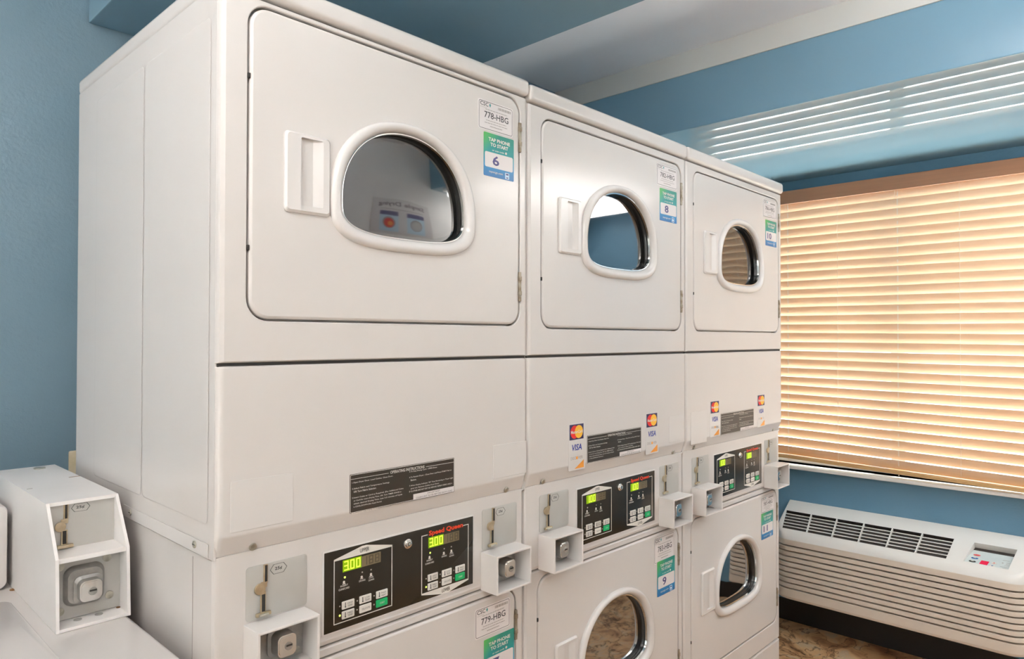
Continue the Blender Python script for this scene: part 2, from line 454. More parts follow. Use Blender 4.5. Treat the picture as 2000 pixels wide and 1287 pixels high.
# ---------------------------------------------------------------- stacked dryers
U = 0.683
def D(cx, cz, w, hb, ht, off, n=96):
    """window outline: arched top, flat bottom with rounded corners"""
    out = []
    for k in range(n):
        a = 2 * math.pi * k / n; c, s = math.cos(a), math.sin(a)
        e = 2.15 if s >= 0 else 3.3
        h = (ht + off * (.78 if off > 0 else 1)) if s >= 0 else hb + off
        out.append((cx + (w + off) * math.copysign(abs(c) ** (2 / e), c), cz + h * math.copysign(abs(s) ** (2 / e), s)))
    return out

def seven(b, s, x0, x1, z0, z1, y, m, lean=.0):
    n = len([c for c in s if c != '.']); pw = (x1 - x0) / n; i = 0
    SEG = {'0': 'abcdef', '1': 'bc', '3': 'abgcd', '8': 'abcdefg'}
    for c in s:
        if c == '.':
            b.box(x0 + i * pw - pw * .12, x0 + i * pw + pw * .02, y, y + .0002, z0, z0 + pw * .15, m); continue
        a0 = x0 + i * pw + pw * .14; a1 = x0 + (i + 1) * pw - pw * .14; t = pw * .17; zm = (z0 + z1) / 2
        R = dict(a=(a0, a1, z1 - t, z1), g=(a0, a1, zm - t / 2, zm + t / 2), d=(a0, a1, z0, z0 + t),
                 f=(a0, a0 + t, zm, z1), e=(a0, a0 + t, z0, zm), b=(a1 - t, a1, zm, z1), c=(a1 - t, a1, z0, zm))
        for g in SEG[c]: b.box(R[g][0], R[g][1], y, y + .0002, R[g][2], R[g][3], m)
        i += 1

def door(P, O, x0, x1, z0, z1, zc, y, latchmarks):
    """door slab with window; returns the door object"""
    cx = .353
    b = MB(); r = .032
    hole = D(cx, zc, .143, .058, .139, .019)
    o0 = rrect(x0, x1, z0, z1, r)
    o1 = rrect(x0 + .0012, x1 - .0012, z0 + .0012, z1 - .0012, r - .0012)
    o2 = rrect(x0 + .005, x1 - .005, z0 + .005, z1 - .005, r - .005)
    b.loft([Yp(o0, y + .022), Yp(o0, y + .004), Yp(o1, y + .0012), Yp(o2, y)], enamel)
    b.fill([Yp(o2, y), Yp(hole, y)], enamel)
    b.loft([Yp(hole, y), Yp(hole, y + .02)], enamel)
    d = b.build('door', P, O, 50, True)
    # raised white window surround
    b = MB()
    b.loft([Yp(D(cx, zc, .143, .058, .139, o), y + yy) for o, yy in
            ((.0235, .0002), (.023, -.004), (.0213, -.0075), (.0185, -.010), (.0145, -.0112), (.010, -.0107), (.005, -.0083), (.0015, -.005), (.0, -.001), (.0, .006))], plastic)
    b.build('window_surround', d, O, 60)
    b = MB()
    b.loft([Yp(D(cx, zc, .143, .058, .139, o), y + yy) for o, yy in ((.0005, .002), (-.001, .0005), (-.003, .001), (-.0035, .006))], chrome)
    b.build('window_trim', d, O, 60)
    b = MB()
    b.loft([Yp(D(cx, zc, .143, .058, .139, o), y + yy) for o, yy in ((-.003, .004), (-.0035, .012), (-.004, .0125), (-.0045, .022), (-.012, .024))], gasket)
    b.build('window_gasket', d, O, 60)
    b = MB()
    rings = []
    for s in (1, .97, .9, .8, .65, .5, .3, .12):
        pts = D(cx, zc, .143, .058, .139, -.004)
        rings.append([(cx + (p[0] - cx) * s, y + .018 - .0012 * (1 - s * s), zc + .03 + (p[1] - zc - .03) * s) for p in pts])
    b.loft(rings, doorglass, cap1=True)
    b.build('window_glass', d, O, 60)
    # scooped handle
    b = MB()
    hx0, hx1, hz0, hz1 = .104, .186, zc - .036, zc + .094
    px0, px1, pz0, pz1 = .131, .172, zc - .024, zc + .087
    o0 = rrect(hx0, hx1, hz0, hz1, .006, 4)
    o1 = rrect(hx0 + .003, hx1 - .003, hz0 + .004, hz1 - .003, .006, 4)
    i0 = rrect(px0, px1, pz0, pz1, .003, 4)
    b.loft([Yp(o0, y - .0001), Yp(o0, y - .003), Yp(o1, y - .0065)], plastic)
    b.fill([Yp(o1, y - .0065), Yp(i0, y - .0065)], plastic)
    fl = [(p[0], y + .010 - .0165 * (p[0] - px0) / (px1 - px0), p[1]) for p in i0]
    b.loft([Yp(i0, y - .0065), fl], plastic, cap1=True)
    b.build('handle', d, O, 40, True)
    for hz in (z1 - .046 - .066, z0 + .05):
        b = MB()
        b.box(x1 - .0035, x1 + .0035, y - .0035, y + .006, hz, hz + .064, hingem, .0012)
        for k in (.013, .045): b.box(x1 - .0045, x1 + .004, y - .0045, y + .004, hz + k, hz + k + .010, hingem, .001)
        b.build('hinge', d, O)
    if latchmarks:
        for k in (z0 + .105, z0 + .37):
            b = MB(); b.box(x0 - .0035, x0 + .0008, y - .0002, y + .004, k, k + .008, darkgap, .0006); b.build('door_stop', d, O)
    return d

def dashes(b, x0, x1, z0, z1, y):
    """a line of print too small to read"""
    rr = random.Random(int(x0 * 1e4) + int(z0 * 1e4)); x = x0; w = x1 - x0
    while x < x1:
        e = min(x1, x + w * rr.uniform(.05, .14)); b.box(x, e, y, y + .0002, z0, z1, pgrey); x = e + w * .02

def id_sticker(d, O, x0, x1, z0, z1, y, code):
    b = MB(); Y = y - .0004; T = FR(Y - .0003)
    b.loft([Yp(rrect(x0, x1, z0, z1, .004), y), Yp(rrect(x0, x1, z0, z1, .004), Y)], paper, cap1=True)
    W, H = x1 - x0, z1 - z0
    X = lambda u: x0 + u * W
    Z = lambda v: z0 + v * H
    oo = rrect(x0 + .0022, x1 - .0022, z0 + .0022, z1 - .0022, .004); ii = rrect(x0 + .0031, x1 - .0031, z0 + .0031, z1 - .0031, .0032)
    b.fill([Yp(oo, Y - .0002), Yp(ii, Y - .0002)], pblack)
    b.text('CSC', pblack, T, (X(.055), X(.28), Z(.80), Z(.93)), bold=.01)
    b.loft([Yp([(X(.33), Z(.94)), (X(.355), Z(.87)), (X(.33), Z(.79)), (X(.305), Z(.87))], Y - .0003)] * 1 + [Yp([(X(.331), Z(.93)), (X(.35), Z(.87)), (X(.33), Z(.80)), (X(.31), Z(.87))], Y - .0004)], pteal, cap1=True)
    b.text('serviceworks', pgrey, T, (X(.055), X(.24), Z(.735), Z(.775)))
    for k in range(14):
        xx = .56 + k * .027; b.box(X(xx), X(xx + (.018 if k % 3 else .011)), Y - .0003, Y, Z(.80), Z(.885), pgrey)
    b.text(code, pblack, T, (X(.17), X(.86), Z(.42), Z(.63)), bold=.006)
    for u0, u1, v0, v1 in ((.20, .82, .692, .712), (.22, .80, .33, .35), (.18, .84, .245, .265), (.33, .68, .145, .172)): dashes(b, X(u0), X(u1), Z(v0), Z(v1), Y - .0003)
    o = b.build('machine_number_sticker', d, O)
    o['label'] = 'white sticker printed with the machine number'

def tap_sticker(d, O, x0, x1, z0, z1, y, num):
    b = MB(); Y = y - .0005; T = FR(Y - .0005)
    b.loft([Yp(rrect(x0, x1, z0, z1, .0025), y), Yp(rrect(x0, x1, z0, z1, .0025), Y)], tapm, cap1=True)
    W, H = x1 - x0, z1 - z0
    X = lambda u: x0 + u * W
    Z = lambda v: z0 + v * H
    b.loft([Yp(rrect(X(.035), X(.965), Z(.21), Z(.56), .004), Y - .0002), Yp(rrect(X(.036), X(.964), Z(.211), Z(.559), .004), Y - .0003)], paper, cap1=True)
    b.text('TAP PHONE', pwhite, T, (X(.15), X(.86), Z(.815), Z(.90)), bold=.03)
    b.text('TO START', pwhite, T, (X(.21), X(.80), Z(.70), Z(.785)), bold=.03)
    b.text('or scan code', pwhite, T, (X(.27), X(.66), Z(.60), Z(.64)), bold=.01)
    b.cyl((X(.73), Y - .0001, Z(.622)), W * .03, .0004, (0, -1, 0), pwhite, 12)
    bx = (X(.28), X(.50), Z(.27), Z(.50)) if len(num) == 1 else (X(.16), X(.52), Z(.27), Z(.50))
    b.text(num, pindigo, T, bx, bold=.022)
    b.text('mycscgo.com', pwhite, T, (X(.17), X(.62), Z(.075), Z(.125)), bold=.008)
    # small pale phone emblem at the lower right
    b.loft([Yp(rrect(X(.70), X(.84), Z(.02), Z(.17), .0015), Y - .0002), Yp(rrect(X(.701), X(.839), Z(.021), Z(.169), .0015), Y - .0003)], plblue, cap1=True)
    b.box(X(.73), X(.81), Y - .0006, Y, Z(.115), Z(.15), pindigo)
    b.box(X(.74), X(.80), Y - .0006, Y, Z(.04), Z(.065), pindigo)
    o = b.build('payment_sticker', d, O)
    o['label'] = 'green and blue payment sticker with a big number'

def coin_slide(P, O, x0, z0, y):
    """steel coin plate .104 wide, .084 high with slot, dial and foot"""
    x1, z1 = x0 + .104, z0 + .084
    b = MB()
    b.loft([Yp(rrect(x0, x1, z0, z1, .006), y + .001), Yp(rrect(x0, x1, z0, z1, .006), y - .0008), Yp(rrect(x0 + .001, x1 - .001, z0 + .001, z1 - .001, .0055), y - .0012)], steel, cap1=True)
    pl = b.build('coin_plate', P, O)
    Y = y - .0012
    b = MB()
    b.box(x0 + .0275, x0 + .0345, Y - .003, Y, z1 - .030, z1 - .0005, brass, .001)
    b.box(x0 + .023, x0 + .0335, Y - .003, Y, z1 - .036, z1 - .027, brass, .0015)
    b.cyl((x0 + .0215, Y, z1 - .037), .0088, .004, (0, -1, 0), brass, 28, bev=.001)
    b.box(x0 + .0225, x0 + .0315, Y - .003, Y, z0 + .010, z1 - .042, brass, .001)
    b.box(x0 + .0145, x0 + .0395, Y - .006, Y, z0 + .0045, z0 + .0105, brass, .0018)
    b.box(x0 + .018, x0 + .034, Y - .009, Y - .005, z0 + .0055, z0 + .0095, screwm, .0014)
    b.box(x0 + .0292, x0 + .0332, Y - .0034, Y, z1 - .027, z1 - .0015, darkgap)
    b.box(x0 + .0243, x0 + .0297, Y - .0034, Y, z0 + .0115, z1 - .046, darkgap)
    b.build('coin_slot', pl, O)
    hx = x0 + .0535; hz = z1 - .0123
    b = MB(); T = FR(Y - .0003)
    H = lambda k: [(hx - .0147 * k, hz), (hx - .0087 * k, hz + .0078 * k), (hx + .0087 * k, hz + .0078 * k), (hx + .0147 * k, hz), (hx + .0087 * k, hz - .0078 * k), (hx - .0087 * k, hz - .0078 * k)]
    b.fill([Yp(H(1), Y - .0003), Yp(H(.93), Y - .0003)], pblack)
    b.text('25\u00a2', pblack, T, (hx - .0062, hx + .0062, hz - .0030, hz + .0032), bold=.02)
    b.build('price_mark', pl, O)
    return pl

def lock_block(b, cx, cz, y0, y1, w, h):
    """rounded cast housing with a bright face and a key slit"""
    r = rrect(cx - w / 2, cx + w / 2, cz - h / 2, cz + h / 2, w * .28)
    r2 = rrect(cx - w / 2 * .94, cx + w / 2 * .94, cz - h / 2 * .94, cz + h / 2 * .94, w * .26)
    rb = rrect(cx - w * .62, cx + w * .62, cz - h * .62, cz + h * .62, w * .3)
    b.loft([Yp(rb, y0), Yp(rb, y0 - .004), Yp(r, y0 - .007), Yp(r, y1 + .002), Yp(r2, y1)], caststeel)
    k = rrect(cx - w * .40, cx + w * .40, cz - h * .40, cz + h * .40, w * .2)
    b.fill([Yp(r2, y1), Yp(k, y1)], chrome)
    b.loft([Yp(k, y1), Yp(k, y1 - .0012)], chrome, cap1=True)
    b.cyl((cx + w * .06, y1 - .0010, cz - h * .03), w * .19, .0012, (0, -1, 0), caststeel, 20)
    b.box(cx - w * .08, cx + w * .22, y1 - .0028, y1 - .001, cz - h * .03, cz + h * .045, darkgap)

def coin_box(P, O, x0, x1, z0, z1, yb, yf):
    b = MB(); t = .0045
    b.box(x0, x0 + t, yf, yb, z0, z1, boxw, .0014); b.box(x1 - t, x1, yf, yb, z0, z1, boxw, .0014)
    b.box(x0 + t * .6, x1 - t * .6, yf, yb, z1 - t, z1, boxw, .0014); b.box(x0 + t * .6, x1 - t * .6, yf, yb, z0, z0 + t, boxw, .0014)
    bx = b.build('coin_box', P, O)
    b = MB()
    b.box(x0 + t, x1 - t, yb - .003, yb - .0005, z0 + t, z1 - t, caststeel, .0006)
    for sx, sz in ((x0 + .017, z1 - .015), (x1 - .015, z1 - .015), (x1 - .015, z0 + .014), (x0 + .017, z0 + .014)):
        b.cyl((sx, yb - .003, sz), .0052, .002, (0, -1, 0), screwm, 16, bev=.0006)
    b.build('lock_plate', bx, O)
    b = MB(); lock_block(b, (x0 + x1) / 2 + .005, (z0 + z1) / 2 - .001, yb - .003, yb - .030, .033, .036)
    b.build('lock', bx, O)
    return bx

INSTR_L = [(0, '1.Open Dryer Door. Load Clothes. Close Door.'), (2, '2.Select Fabric and Temperature Settings'), (3, '   OR Turn Fabric Selector.'),
           (5, '3.Insert Coins or Card as Required. (For Additional Coins'), (6, '   or Card for more Drying Time, OR, Turn TIMER KNOB to'),
           (7, '   obtain desired Drying Time. Last 3-5 minutes of Cycle'), (8, '   is COOL-DOWN (No Heat) Period.'), (10, '4.Press START Pad or Button.')]
INSTR_R = [(0, '5.To Stop Drying Cycle - OPEN Door.'), (2, '6.To Restart Dryer - Close Door and Press START Pad or'), (3, '   Button.'),
           (5, '7.When Display Indicates "00" Time Remaining or Timer Light'), (6, '   goes out, Remove Clothes from Dryer.'), (7, 'IF CLOTHES ARE NOT DRY NO REFUND, REPEAT STEPS 3 AND 4.')]

def instruction_label(P, O, x0, x1, z0, z1, y):
    b = MB(); Y = y - .0005; T = FR(Y - .0003)
    b.loft([Yp(rrect(x0, x1, z0, z1, .0022), y), Yp(rrect(x0, x1, z0, z1, .0022), Y)], blackl, cap1=True)
    W, H = x1 - x0, z1 - z0
    X = lambda u: x0 + u * W
    Z = lambda v: z0 + v * H
    b.fill([Yp(rrect(x0 + .0008, x1 - .0008, z0 + .0008, z1 - .0008, .002), Y - .0002), Yp(rrect(x0 + .0016, x1 - .0016, z0 + .0016, z1 - .0016, .0015), Y - .0002)], pwhite)
    b.box(X(.008), X(.34), Y - .0003, Y, Z(.868), Z(.877), pwhite); b.box(X(.70), X(.992), Y - .0003, Y, Z(.868), Z(.877), pwhite)
    b.text('OPERATING INSTRUCTIONS', pwhite, T, (X(.355), X(.685), Z(.845), Z(.925)), bold=.012)
    lh = .078
    for col, lst, full in ((.018, INSTR_L, .46), (.535, INSTR_R, .45)):
        for k, s in lst:
            n = len(s.strip()); ind = .014 if s.startswith('  ') else 0
            zz = .80 - k * lh - (.0 if col < .5 else -.03)
            b.text(s.strip(), pwhite, T, (X(col + ind), X(min(col + ind + full * n / 56.0, col + full)), Z(zz - .047), Z(zz)), bold=.006)
    b.box(X(.575), X(.994), Y - .0004, Y, Z(.012), Z(.17), paper)
    T2 = FR(Y - .0007)
    b.text('IMPORTANT', pblack, T2, (X(.715), X(.845), Z(.108), Z(.148)))
    b.text('CLEAN LINT FILTER BEFORE EACH LOAD', pblack, T2, (X(.60), X(.975), Z(.035), Z(.08)))
    o = b.build('instruction_label', P, O)
    o['label'] = 'dark label with white operating instructions'

def card_sticker(P, O, x0, z1, y, side):
    """stack of three payment card marks"""
    w = .055; Y = y - .0004
    b = MB()
    z0 = z1 - .108
    b.loft([Yp(rrect(x0 - .004, x0 + w + .004, z0, z1 + .004, .003), y), Yp(rrect(x0 - .004, x0 + w + .004, z0, z1 + .004, .003), Y)], clearst, cap1=True)
    b.box(x0, x0 + w - .002, Y - .0003, Y, z1 - .036, z1, pmcnavy)
    cz = z1 - .018
    b.cyl((x0 + .0185, Y - .0002, cz), .0155, .0004, (0, -1, 0), pmcred, 28)
    b.cyl((x0 + .0345, Y - .0003, cz), .0155, .0005, (0, -1, 0), pyel, 28)
    b.text('MasterCard', pwhite, FR(Y - .0010), (x0 + .004, x0 + .049, cz - .0035, cz + .0040), bold=.02)
    b.text('VISA', pblue, FR(Y - .0003), (x0 + .006, x0 + .046, z1 - .062, z1 - .047), bold=.02, ital=.18)
    zz = z1 - .076
    b.text('DISC', pgrey, FR(Y - .0003), (x0 + .004, x0 + .023, zz - .007, zz), bold=.012)
    b.cyl((x0 + .0275, Y - .0001, zz - .0035), .0036, .0004, (0, -1, 0), porange, 16)
    b.text('VER', pgrey, FR(Y - .0003), (x0 + .032, x0 + .050, zz - .007, zz), bold=.012)
    b.poly([(x0 + .018, Y - .0003, z0 + .003), (x0 + .054, Y - .0003, z0 + .0035), (x0 + .054, Y - .0003, z0 + .022)], porange)
    o = b.build('card_logo_sticker', P, O)
    o['label'] = 'white sticker with three payment card marks'

def control_panel(P, O, y, val):
    x0, x1, z0, z1 = .186, .528, .9345, 1.0705
    b = MB()
    b.loft([Yp(rrect(x0 - .003, x1 + .003, z0 - .003, z1 + .003, .002), y), Yp(rrect(x0 - .003, x1 + .003, z0 - .003, z1 + .003, .002), y - .0012), Yp(rrect(x0, x1, z0, z1, .0012), y - .0016)], plastic)
    b.loft([Yp(rrect(x0, x1, z0, z1, .0012), y - .0014), Yp(rrect(x0 + .0005, x1 - .0005, z0 + .0005, z1 - .0005, .001), y - .0016)], black, cap1=True)
    cp = b.build('control_panel', P, O)
    Y = y - .0016; T = FR(Y - .0003); T3 = FR(Y - .0022)
    # printed frames and words, one print for each half
    lw = .0014
    for ox, low in ((0, False), (.1895, True)):
        b = MB()
        xa, xb, za, zb = (.3943, .5155, .9462, 1.0575) if low else (.2045, .3262, .9452, 1.0552)
        b.box(xa, xa + lw, Y - .0003, Y, za, zb, pwhite); b.box(xb - lw, xb, Y - .0003, Y, za, zb, pwhite)
        if low:
            b.box(xa, xa + .015, Y - .0003, Y, zb - lw, zb, pwhite); b.box(xb - .0145, xb, Y - .0003, Y, zb - lw, zb, pwhite)
            b.poly([(p[0], Y - .0003, p[1]) for p in ((.3943, .9482), (.3943, .9455), (.449, .934), (.461, .934), (.5155, .9455), (.5155, .9482))], pwhite)
            b.text('LOWER', pblack, FR(Y - .0006), (.4450, .4660, .9378, .9448), bold=.01)
        else:
            b.box(xa, xb, Y - .0003, Y, za, za + lw, pwhite)
            b.poly([(p[0], Y - .0003, p[1]) for p in ((.205, 1.0527), (.3262, 1.0527), (.3262, 1.0557), (.270, 1.0675), (.261, 1.0675), (.205, 1.0557))], pwhite)
            b.text('UPPER', pblack, FR(Y - .0006), (.2565, .2755, 1.0565, 1.0635), bold=.01)
        b.text('INSERT', pwhite, T, (.2175 + ox, .2325 + ox, 1.0060, 1.0090), bold=.01)
        b.text('COINS/CARD', pwhite, T, (.2140 + ox, .2355 + ox, 1.0005, 1.0038), bold=.01)
        b.text('DRYING', pwhite, T, (.2550 + ox, .2680 + ox, 1.0055, 1.0085), bold=.01)
        b.text('COOL', pwhite, T, (.2755 + ox, .2855 + ox, 1.0065, 1.0095), bold=.01)
        b.text('DOWN', pwhite, T, (.2750 + ox, .2865 + ox, 1.0020, 1.0050), bold=.01)
        for dx in (.2245, .2605, .2800):
            b.cyl((dx + ox, Y, 1.0135), .0022, .0003, (0, -1, 0), pwhite, 10)
            b.box(dx + ox - .003, dx + ox + .003, Y - .0003, Y, 1.0100, 1.0112, pwhite)
        b.build('panel_print', cp, O)
    b = MB(); b.text('Speed Queen', pred, FR(Y - .0004), (.4120, .5000, 1.0515, 1.0635), bold=.035)
    o = b.build('brand_lettering', cp, O); o['label'] = 'red brand lettering'
    for i, ox in enumerate((0, .1893)):
        b = MB()
        b.box(.2220 + ox, .2597 + ox, Y - .0004, Y, 1.0305, 1.0505, lit)
        b.box(.2597 + ox, .3005 + ox, Y - .0004, Y, 1.0305, 1.0490, tan)
        seven(b, val, .2228 + ox, .2592 + ox, 1.0325, 1.0488, Y - .0007, digit)
        seven(b, '188', .2605 + ox, .2995 + ox, 1.0325, 1.0475, Y - .0007, tan2)
        o = b.build('display', cp, O); o['label'] = 'lit green display reading ' + val
        b = MB()
        on = val == '3.00'
        for q, (px, pz) in enumerate(((.2262, 1.0212), (.2165, .9585), (.2617, 1.0214), (.2801, 1.0214), (.2165, .9742), (.2515, .9742), (.2868, .9735), (.2512, .9588), (.2866, .9580))):
            b = MB(); b.cyl((px + ox, Y, pz), .0019 if q < 2 else .0013, .0005, (0, -1, 0), ledon if on and q < 2 else ledm, 12)
            o = b.build('indicator_light', cp, O)
            if on and q < 2: o['label'] = 'lit yellow-green indicator light'
        for k, (bx, bz, words, mm) in enumerate(((.2203, .9672, ('HIGH', 'TEMP'), btnw), (.2556, .9670, ('LOW', 'TEMP'), btnw), (.2908, .9664, ('NO', 'HEAT'), btnw),
                                                 (.2203, .9505, ('MED', 'TEMP'), btnw), (.2556, .9508, ('DELICATES',), btnw), (.2906, .9510, ('START',), btng))):
            bb = MB(); X0 = bx + ox
            bb.loft([Yp(rrect(X0, X0 + .0249, bz, bz + .0133, .0014, 4), Y), Yp(rrect(X0, X0 + .0249, bz, bz + .0133, .0014, 4), Y - .0010), Yp(rrect(X0 + .0006, X0 + .0243, bz + .0006, bz + .0127, .001, 4), Y - .0015)], mm, cap1=True)
            ink = pblack if mm is btnw else pwhite
            if len(words) == 2:
                bb.text(words[0], ink, T3, (X0 + .0105, X0 + .0205, bz + .0073, bz + .0105)); bb.text(words[1], ink, T3, (X0 + .0105, X0 + .0205, bz + .0028, bz + .0060))
                bb.box(X0 + .0058, X0 + .0068, Y - .0022, Y - .0015, bz + .0045, bz + .0112, ink); bb.cyl((X0 + .0063, Y - .0015, bz + .0038), .0012, .0007, (0, -1, 0), ink, 10)
            else:
                bb.text(words[0], ink, T3, (X0 + .0045 if mm is btnw else X0 + .0075, X0 + .0215 if mm is btnw else X0 + .0175, bz + .0050, bz + .0084))
            o = bb.build('button', cp, O)
            if mm is btng: o['label'] = 'green start button'
    b = MB()
    b.cyl((.3597, Y, 1.0509), .0092, .004, (0, -1, 0), chrome, 28, bev=.001)
    b.cyl((.3597, Y - .004, 1.0509), .0068, .0035, (0, -1, 0), chrome, 28, bev=.0012)
    b.cyl((.3600, Y - .0073, 1.0509), .0036, .0004, (0, -1, 0), darkgap, 16)
    b.cyl((.3600, Y - .0074, 1.0509), .0024, .0006, (0, -1, 0), chrome, 16)
    b.build('key_lock', cp, O)

def dryer(i, label, zt, zcb, dtop, up, low, val, cards, blanks):
    x0 = i * U
    P = thing('stacked_dryer', label, 'stacked dryer', (x0 + U / 2, .36, 0), 'three stacked dryers in a row')
    O = (-U / 2, -.36, 0)
    # cabinets (open at the front so the drums show behind the glass)
    b = MB()
    def shell(z0, z1, xa, xb, ya, yb):
        b.box(xa, xa + .004, ya, yb, z0, z1, enamel, .001); b.box(xb - .004, xb, ya, yb, z0, z1, enamel, .001)
        b.box(xa + .004, xb - .004, yb - .004, yb, z0, z1, enamel); b.box(xa + .004, xb - .004, ya, yb - .004, z0, z0 + .004, enamel); b.box(xa + .004, xb - .004, ya, yb - .004, z1 - .004, z1, enamel)
    shell(1.099, zcb + .004, .0006, U - .0006, .010, .707)
    b.build('upper_cabinet', P, O)
    b = MB(); shell(0.0, 1.097, .0025, U - .0025, .020, .705); b.build('lower_cabinet', P, O)
    if i == 0:  # embossed side panels and the screwed bottom strip, seen on the end of the row
        b = MB()
        for ya, yb in ((.310, .579), (.030, .305)):
            zz = rrect(ya, yb, 1.150, 1.921, .012, 6)
            zi = rrect(ya + .003, yb - .003, 1.153, 1.918, .011, 6)
            b.loft([[(-.0001, p[0], p[1]) for p in zz], [(-.0008, p[0], p[1]) for p in zi]], enamel, cap1=True)
        b.build('side_panel', P, O, 60, True)
        b = MB(); b.box(-.0020, 0, .026, .396, 1.1005, 1.122, plastic, .0008); st = b.build('side_strip', P, O)
        for sy in (.3565, .0711):
            b = MB(); b.cyl((-.0018, sy, 1.1133), .0058, .0022, (-1, 0, 0), screwm, 16, bev=.0008)
            b.box(-.0044, -.0038, sy - .0045, sy + .0045, 1.1128, 1.1138, darkgap); b.build('screw', st, O)
        b = MB(); b.box(.0018, .0026, .0875, .0890, 0.02, 1.09, pgrey); b.build('side_seam', P, O)
    # drums
    for zc in (1.668 + up[0], .633):
        b = MB(); n = 48; rings = []
        for r, y in ((.185, .034), (.19, .05), (.245, .08), (.25, .50), (.22, .56), (.02, .58)):
            rings.append([(.353 + r * math.cos(2 * math.pi * k / n), y, zc + r * .93 * math.sin(2 * math.pi * k / n) ) for k in range(n)])
        b.loft(rings, drum, cap1=True); b.build('drum', P, O, 60)
    # top panel
    b = MB(); b.box(.0003, U - .0008, -.009, .715, zcb + .0015, zt, enamel, .010, 3); b.build('top_panel', P, O)
    # upper front with door hole
    def front(name, za, zb, hx, hz, y, rim=.010):
        b = MB()
        e0 = rrect(.0010, U - .0010, za, zb, .0012); e1 = rrect(.0035, U - .0035, za + .0012, zb - .0012, .002); e2 = rrect(rim, U - rim, za + .003, zb - .003, .003)
        b.loft([Yp(e0, y + .024), Yp(e0, y + .008), Yp(e1, y + .0022), Yp(e2, y)], enamel)
        if hx:
            h0 = rrect(hx[0] - .005, hx[1] + .005, hz[0] - .005, hz[1] + .005, .037); h1 = rrect(hx[0] - .0035, hx[1] + .0035, hz[0] - .0035, hz[1] + .0035, .0355)
            b.fill([Yp(e2, y), Yp(h0, y)], enamel); b.loft([Yp(h0, y), Yp(h1, y + .0015), Yp(h1, y + .008)], enamel)
            h2 = rrect(hx[0] + .03, hx[1] - .03, hz[0] + .02, hz[1] - .02, .03)
            b.loft([Yp(h1, y + .008), Yp(h1, y + .018)], cavity)
            b.loft([Yp(h1, y + .018), Yp(h2, y + .019)], enamel)
        else: b.fill([Yp(e2, y)], enamel)
        return b.build(name, P, O, 40, True)
    dx = (.0475, .6555)
    uz = (1.4595 + up[0], dtop)
    front('upper_front_panel', 1.3935, zcb - .0005, dx, uz, 0.0)
    d = door(P, O, dx[0], dx[1], uz[0], uz[1], 1.668 + up[0], -.0005, True)
    s = up[1]; id_sticker(d, O, s[0], s[1], s[2], s[3], -.0005, up[2])
    s = up[3]; tap_sticker(d, O, s[0], s[1], s[2], s[3], -.0005, up[4])
    # dark gap between the upper front and the access panel
    b = MB(); b.box(.003, U - .003, .006, .022, 1.386, 1.396, darkgap); b.build('panel_gap', P, O)
    # access panel with the lip that slopes back at the bottom
    b = MB(); prof = [(.024, 1.3895), (.008, 1.3895), (.002, 1.3882), (0, 1.386), (0, 1.136), (.0015, 1.131), (.010, 1.106), (.0125, 1.1025), (.024, 1.1022)]
    def section(x, dy): return [(x, min(.024, y + dy), z) for y, z in prof]
    b.loft([section(.0010, .009), section(.0028, .004), section(.006, .0012), section(.011, 0), section(U - .011, 0), section(U - .006, .0012), section(U - .0028, .004), section(U - .0010, .009)], enamel, closed=False)
    ap = b.build('access_panel', P, O, 50, True)
    for sx in (.0605, .624):
        b = MB(); b.cyl((sx, .0092, 1.1095), .0062, .0035, (0, -1, -.35), screwm, 18, bev=.001); b.build('screw', ap, O)
    for k in blanks:
        b = MB(); rr = rrect(*k, .0015); ri = rrect(k[0] + .0005, k[1] - .0005, k[2] + .0005, k[3] - .0005, .001)
        b.loft([Yp(rr, 0), Yp(rr, -.0004), Yp(ri, -.0008)], clearst, cap1=True); b.build('blank_sticker', ap, O)['label'] = 'blank white sticker'
    instruction_label(ap, O, .2135 + (.016 if i == 0 else 0), .4485 + (.0205 if i == 0 else 0), 1.1305, 1.1975, 0)
    for k in cards: card_sticker(ap, O, k, 1.229 + (.010 if i == 2 else 0), 0, 0)
    # fascia with the controls
    b = MB(); prof2 = [(.030, 1.1005), (.0105, 1.1005), (.010, 1.098), (.010, .9262), (.0092, .9242), (.0092, .9225), (.0108, .9165), (.015, .9145), (.030, .9145)]
    def section2(x, dy): return [(x, min(.03, y + dy), z) for y, z in prof2]
    b.loft([section2(.0022, .010), section2(.0040, .003), section2(.010, 0), section2(U - .010, 0), section2(U - .0040, .003), section2(U - .0022, .010)], enamel, closed=False)
    fa = b.build('control_fascia', P, O, 40, True)
    b = MB(); b.box(.004, U - .004, .018, .032, .908, .918, darkgap); b.build('panel_gap', P, O)
    control_panel(fa, O, .010, val)
    coin_slide(fa, O, .0505, .994, .010); coin_slide(fa, O, .5545, .994, .010)
    coin_box(P, O, .047, .151, .914, .9925, .010, -.038); coin_box(P, O, .551, .655, .914, .9925, .010, -.038)
    # lower front and door
    lz = (.4275, .8935)
    front('lower_front_panel', .3600, .9125, dx, lz, .010, .010)
    d = door(P, O, dx[0], dx[1], lz[0], lz[1], .633, .0095, True)
    s = low[0]; id_sticker(d, O, s[0], s[1], s[2], s[3], .0095, low[1])
    s = low[2]; tap_sticker(d, O, s[0], s[1], s[2], s[3], .0089, low[3])
    front('kick_panel', .055, .3540, None, None, .010)
    return P

